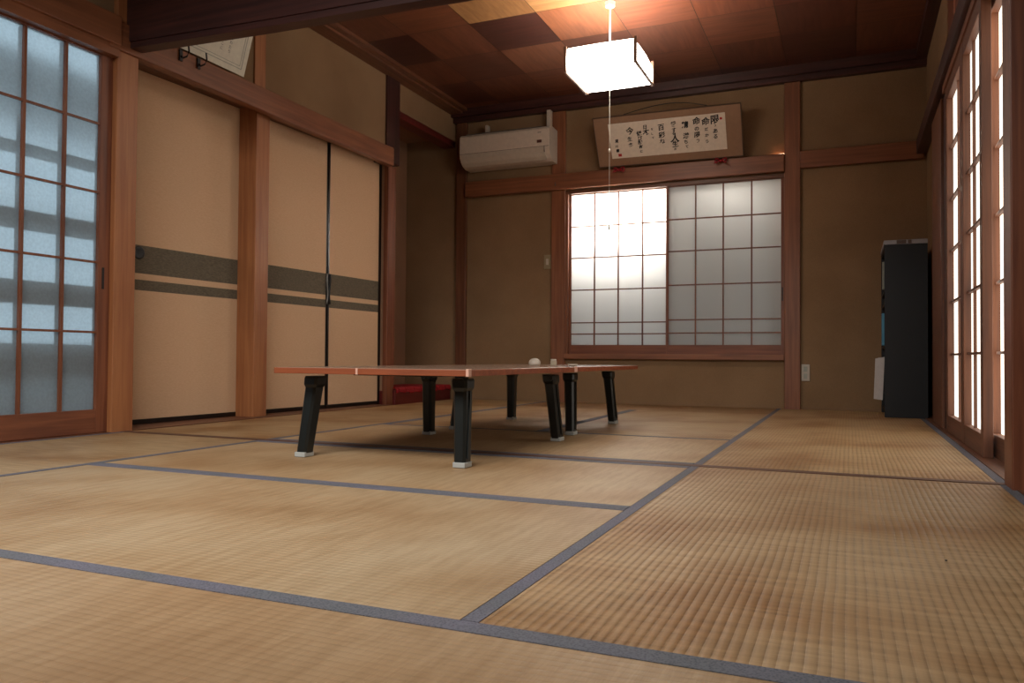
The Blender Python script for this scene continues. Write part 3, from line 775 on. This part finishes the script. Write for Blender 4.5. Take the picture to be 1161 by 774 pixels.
# calligraphy board: leaning out from the wall; u runs right, v up, n outward
BL, BR, TL = Vector((-1.855, 6.095, 1.903)), Vector((-.728, 6.095, 1.893)), Vector((-1.828, 5.885, 2.243))
u = (BR-BL); LW = u.length; u.normalize()
v = (TL-BL); v = (v - u*v.dot(u)); LH = v.length; v.normalize(); n_ = u.cross(v).normalized()
if n_.y > 0: n_ = -n_
def P(a, b, c=0.0): return BL + u*a + v*b + n_*c
def slab(a0, a1, b0, b1, c0, c1):
    return [P(a0, b0, c0), P(a1, b0, c0), P(a1, b1, c0), P(a0, b1, c0)], [P(a0, b0, c1), P(a1, b0, c1), P(a1, b1, c1), P(a0, b1, c1)]
cal = thing('calligraphy_board', 'long calligraphy board leaning out above the lattice window', 'calligraphy', BL)
MB().hexa(*slab(0, LW, 0, LH, 0, .010)).build('backing_mount', M['mount'], cal)
fr = MB()
for q in ((0, LW, 0, .006), (0, LW, LH-.006, LH), (0, .006, 0, LH), (LW-.006, LW, 0, LH)): fr.hexa(*slab(*q, -.002, .015))
fr.build('thin_frame', M['frame_edge'], cal)
pa0, pa1, pb0, pb1 = .118, LW-.118, .065, LH-.058
MB().hexa(*slab(pa0, pa1, pb0, pb1, .010, .0115)).build('paper_sheet', M['scroll_paper'], cal)
def basis(a, b, rot=0, c=.0122):
    m = Matrix((( u.x, v.x, n_.x), (u.y, v.y, n_.y), (u.z, v.z, n_.z))).to_4x4()
    return Matrix.Translation(P(a, b, c)) @ m @ Matrix.Rotation(rot, 4, 'Z')
PW, PH = pa1-pa0, pb1-pb0
# columns read right to left: (fraction across, [(character, size, fraction down)])
cols = [
 (.925, [('限', .066, .17), ('り', .018, .34), ('あ', .036, .50), ('る', .036, .66)]),
 (.845, [('命', .058, .20), ('だ', .026, .42), ('か', .028, .60), ('ら', .028, .78)]),
 (.760, [('命', .056, .16), ('の', .034, .38), ('限', .044, .56), ('り', .030, .74)]),
 (.655, [('精', .050, .24), ('、', .03, .56), ('満', .044, .56), ('ち', .032, .74), ('て', .024, .88)]),
 (.550, [('愛', .040, .18), ('す', .034, .35), ('る', .03, .44), ('人', .066, .60), ('生', .048, .78), ('が', .022, .92)]),
 (.435, [('百', .050, .24), ('彩', .046, .47), ('ね', .040, .66)]),
 (.350, [('を', .018, .26), ('し', .018, .40), ('て', .018, .52)]),
 (.285, [('日', .034, .18), ('本', .050, .34)]),
 (.225, [('悦', .040, .36), ('び', .034, .50), ('感', .036, .62), ('謝', .028, .76), ('に', .022, .90)]),
 (.130, [('今', .058, .26), ('生', .036, .50), ('多', .040, .70)]),
 (-.01, [('東', .028, .52), ('川', .022, .68), ('書', .026, .82)]),
]
for fx, chars in cols:
    glyphs = []
    fx = .06+fx*.92 if fx >= 0 else .055
    for ch, sz, fy in chars:
        a = pa0+PW*fx+random.uniform(-.003, .003); b = pb1-PH*(fy*.93+.02)
        for rep in (0, .0016):   # doubled outline reads as a loaded brush
            glyphs.append(glyph(ch, sz*1.05, basis(a+rep, b+rep*.6, random.uniform(-.05, .12), .0122+rep*.1), None, cal, shear=.12, heavy=sz*.018))
    join_glyphs(glyphs, 'ink_column', M['ink'], cal)
MB().hexa(*slab(pa0+PW*.955, pa0+PW*.975, pb1-PH*.18, pb1-PH*.12, .0115, .0125)).build('red_seal', M['seal'], cal)
MB().hexa(*slab(pa0+PW*.06, pa0+PW*.09, pb0+PH*.05, pb0+PH*.13, .0115, .0125)).build('red_seal', M['seal'], cal)
# red cushions supporting the board on the rail
def red_rest(a, label):
    p = P(a, 0, .02)
    r = thing('frame_rest', label, 'ornament', (p.x, 6.075, 1.855), 'red rests under the calligraphy board')
    cz = 1.866; p.y = 6.076
    MB().lathe((p.x, p.y+.008, 1.8560), [(.010, 0), (.016, .006), (.014, .014), (.006, .020)], 12).build('knot', M['red_cord'], r, True)
    for s in (-1, 1):
        loop = [(p.x+s*(.012+.030*math.sin(t)), p.y+.004, cz+.004+.016*math.sin(2*t)) for t in [PI*i/12 for i in range(13)]]
        MB().tube(loop, .0055, 8).build('bow_loop', M['red_cord'], r, True)
        MB().tube([(p.x+s*.006, p.y-.004, cz-.002), (p.x+s*.022, p.y-.022, cz-.010), (p.x+s*.045, p.y-.030, cz-.024)], .0045, 8).build('cord_tail', M['red_cord'], r, True)
    return r
red_rest(.165, 'red knotted cord under the left end of the calligraphy board')
red_rest(LW-.17, 'red knotted cord under the right end of the calligraphy board')
# suspension cord of the board (dark arc over its top edge)
pts = [P(LW*.22, LH, -.01).lerp(P(LW*.78, LH, -.01), t) + Vector((0, .10*math.sin(PI*t)*1.6, .10*math.sin(PI*t))) for t in [i/16 for i in range(17)]]
MB().tube(pts, .003, 6).build('hanging_cord', M['iron'], cal, True)

# certificate leaning on the rail at left
cb0, cb1 = Vector((-3.148, 2.86, 1.937)), Vector((-3.148, 3.455, 1.937))
ct1 = Vector((-3.03, 3.478, 2.36))
cu_ = (cb1-cb0); CW = cu_.length; cu_.normalize()
cv_ = (ct1-cb1); cv_ = cv_-cu_*cv_.dot(cu_); CH = cv_.length; cv_.normalize(); cn_ = cu_.cross(cv_).normalized()
if cn_.x < 0: cn_ = -cn_
def Q(a, b, c=0.0): return cb0 + cu_*a + cv_*b + cn_*c
def slabq(a0, a1, b0, b1, c0, c1):
    return [Q(a0, b0, c0), Q(a1, b0, c0), Q(a1, b1, c0), Q(a0, b1, c0)], [Q(a0, b0, c1), Q(a1, b0, c1), Q(a1, b1, c1), Q(a0, b1, c1)]
cert = thing('certificate', 'off white certificate leaning on the rail, half hidden by the dark beam', 'certificate', cb0)
MB().hexa(*slabq(0, CW, 0, CH, 0, .008)).build('certificate_sheet', M['cert'], cert)
g = MB()
for q in ((.03, CW-.03, .030, .034), (.03, CW-.03, CH-.034, CH-.03), (.03, .034, .03, CH-.03), (CW-.034, CW-.03, .03, CH-.03),
          (.045, CW-.045, .045, .048), (CW-.048, CW-.045, .045, CH-.045)): g.hexa(*slabq(*q, .008, .0088))
g.build('printed_border', M['cert_line'], cert)
gl = []
for k, (txt, sz, top) in enumerate((('表彰状', .040, .32), ('右の者は多年にわたり', .021, .31), ('その功績を讃えここに', .021, .31), ('これを表彰する', .021, .28), ('昭和五十年三月', .018, .24))):
    a = CW-.085-k*.058
    gl = []
    for i, ch in enumerate(txt):
        mm = Matrix(((cu_.x, cv_.x, cn_.x), (cu_.y, cv_.y, cn_.y), (cu_.z, cv_.z, cn_.z))).to_4x4()
        gl.append(glyph(ch, sz, Matrix.Translation(Q(a, top-i*sz*1.15, .0092)) @ mm, None, cert))
    join_glyphs(gl, 'printed_column', M['ink'], cert)
for yy, lab in ((3.01, 'black iron hook holding the certificate, nearer the pale post'), (3.13, 'black iron hook under the visible tip of the certificate')):
    r = MB().tube([(-3.150, yy, 1.90), (-3.135, yy, 1.885), (-3.110, yy+.002, 1.890), (-3.098, yy+.004, 1.915), (-3.104, yy+.005, 1.95)], .0045, 8)
    r.box(-3.1545, -3.146, yy-.010, yy+.010, 1.872, 1.928)
    tag(r.build('iron_hook', M['iron'], smooth=False), lab, 'hook', 'hooks holding the certificate')

# small hook on the lintel by the window post
o = MB().tube([(-2.235, YB-.056, 1.80), (-2.235, YB-.07, 1.785), (-2.235, YB-.075, 1.80), (-2.235, YB-.07, 1.815)], .003, 8).build('wall_hook', M['silver_cord'])
tag(o, 'tiny pale hook on the rail above the window post', 'hook')

# ------------------------------------------------------------------ camera (solved from the photograph's vanishing points)
cam = bpy.data.cameras.new('camera'); co = bpy.data.objects.new('camera', cam); COL.objects.link(co)
yaw, pitch, roll, hc, fpx = -.4053007, .0204117, .0070427, .3641447, 893.268
cyw, syw, cp, sp = math.cos(yaw), math.sin(yaw), math.cos(pitch), math.sin(pitch)
fwd = Vector((syw*cp, cyw*cp, sp)); rt = Vector((cyw, -syw, 0)); up = rt.cross(fwd)
r2 = rt*math.cos(roll)+up*math.sin(roll); u2 = up*math.cos(roll)-rt*math.sin(roll)
co.matrix_world = Matrix(((r2.x, u2.x, -fwd.x, 0), (r2.y, u2.y, -fwd.y, 0), (r2.z, u2.z, -fwd.z, hc), (0, 0, 0, 1)))
cam.sensor_width = 36; cam.lens = fpx/1161*36; cam.clip_start = .02
scene.camera = co

# ------------------------------------------------------------------ light
def area(name, loc, size, sy, power, col, target):
    l = bpy.data.lights.new(name, 'AREA'); l.shape = 'RECTANGLE'; l.size = size; l.size_y = sy; l.energy = power; l.color = col
    o = bpy.data.objects.new(name, l); COL.objects.link(o); o.location = loc
    o.rotation_euler = (Vector(target)-Vector(loc)).to_track_quat('-Z', 'Y').to_euler(); return o
area('near_room_fill', (-1.3, .15, 2.35), 2.2, 1.2, 58, (1, .975, .93), (-1.7, 2.1, 0)).data.spread = 1.85  # unseen lamp added as fill for the near floor and doors
area('sky_behind_window', (-1.78, YB+.28, 1.55), .78, .46, 26, (1, .92, .84), (-1.78, YB, 1.54))
area('right_sash_fill', (-.85, YB+.2, 1.9), .9, .1, 8.0, (1, .97, .92), (-.8, YB+.3, 1.0))  # added lamp in front of the shutter, brightens the right sash
w = bpy.data.worlds.new('overcast'); scene.world = w; w.use_nodes = True
bg = w.node_tree.nodes['Background']; bg.inputs[0].default_value = (.80, .92, 1.0, 1); bg.inputs[1].default_value = 1.15
scene.view_settings.view_transform = 'Standard'
scene.view_settings.look = 'None'
scene.view_settings.exposure = 0
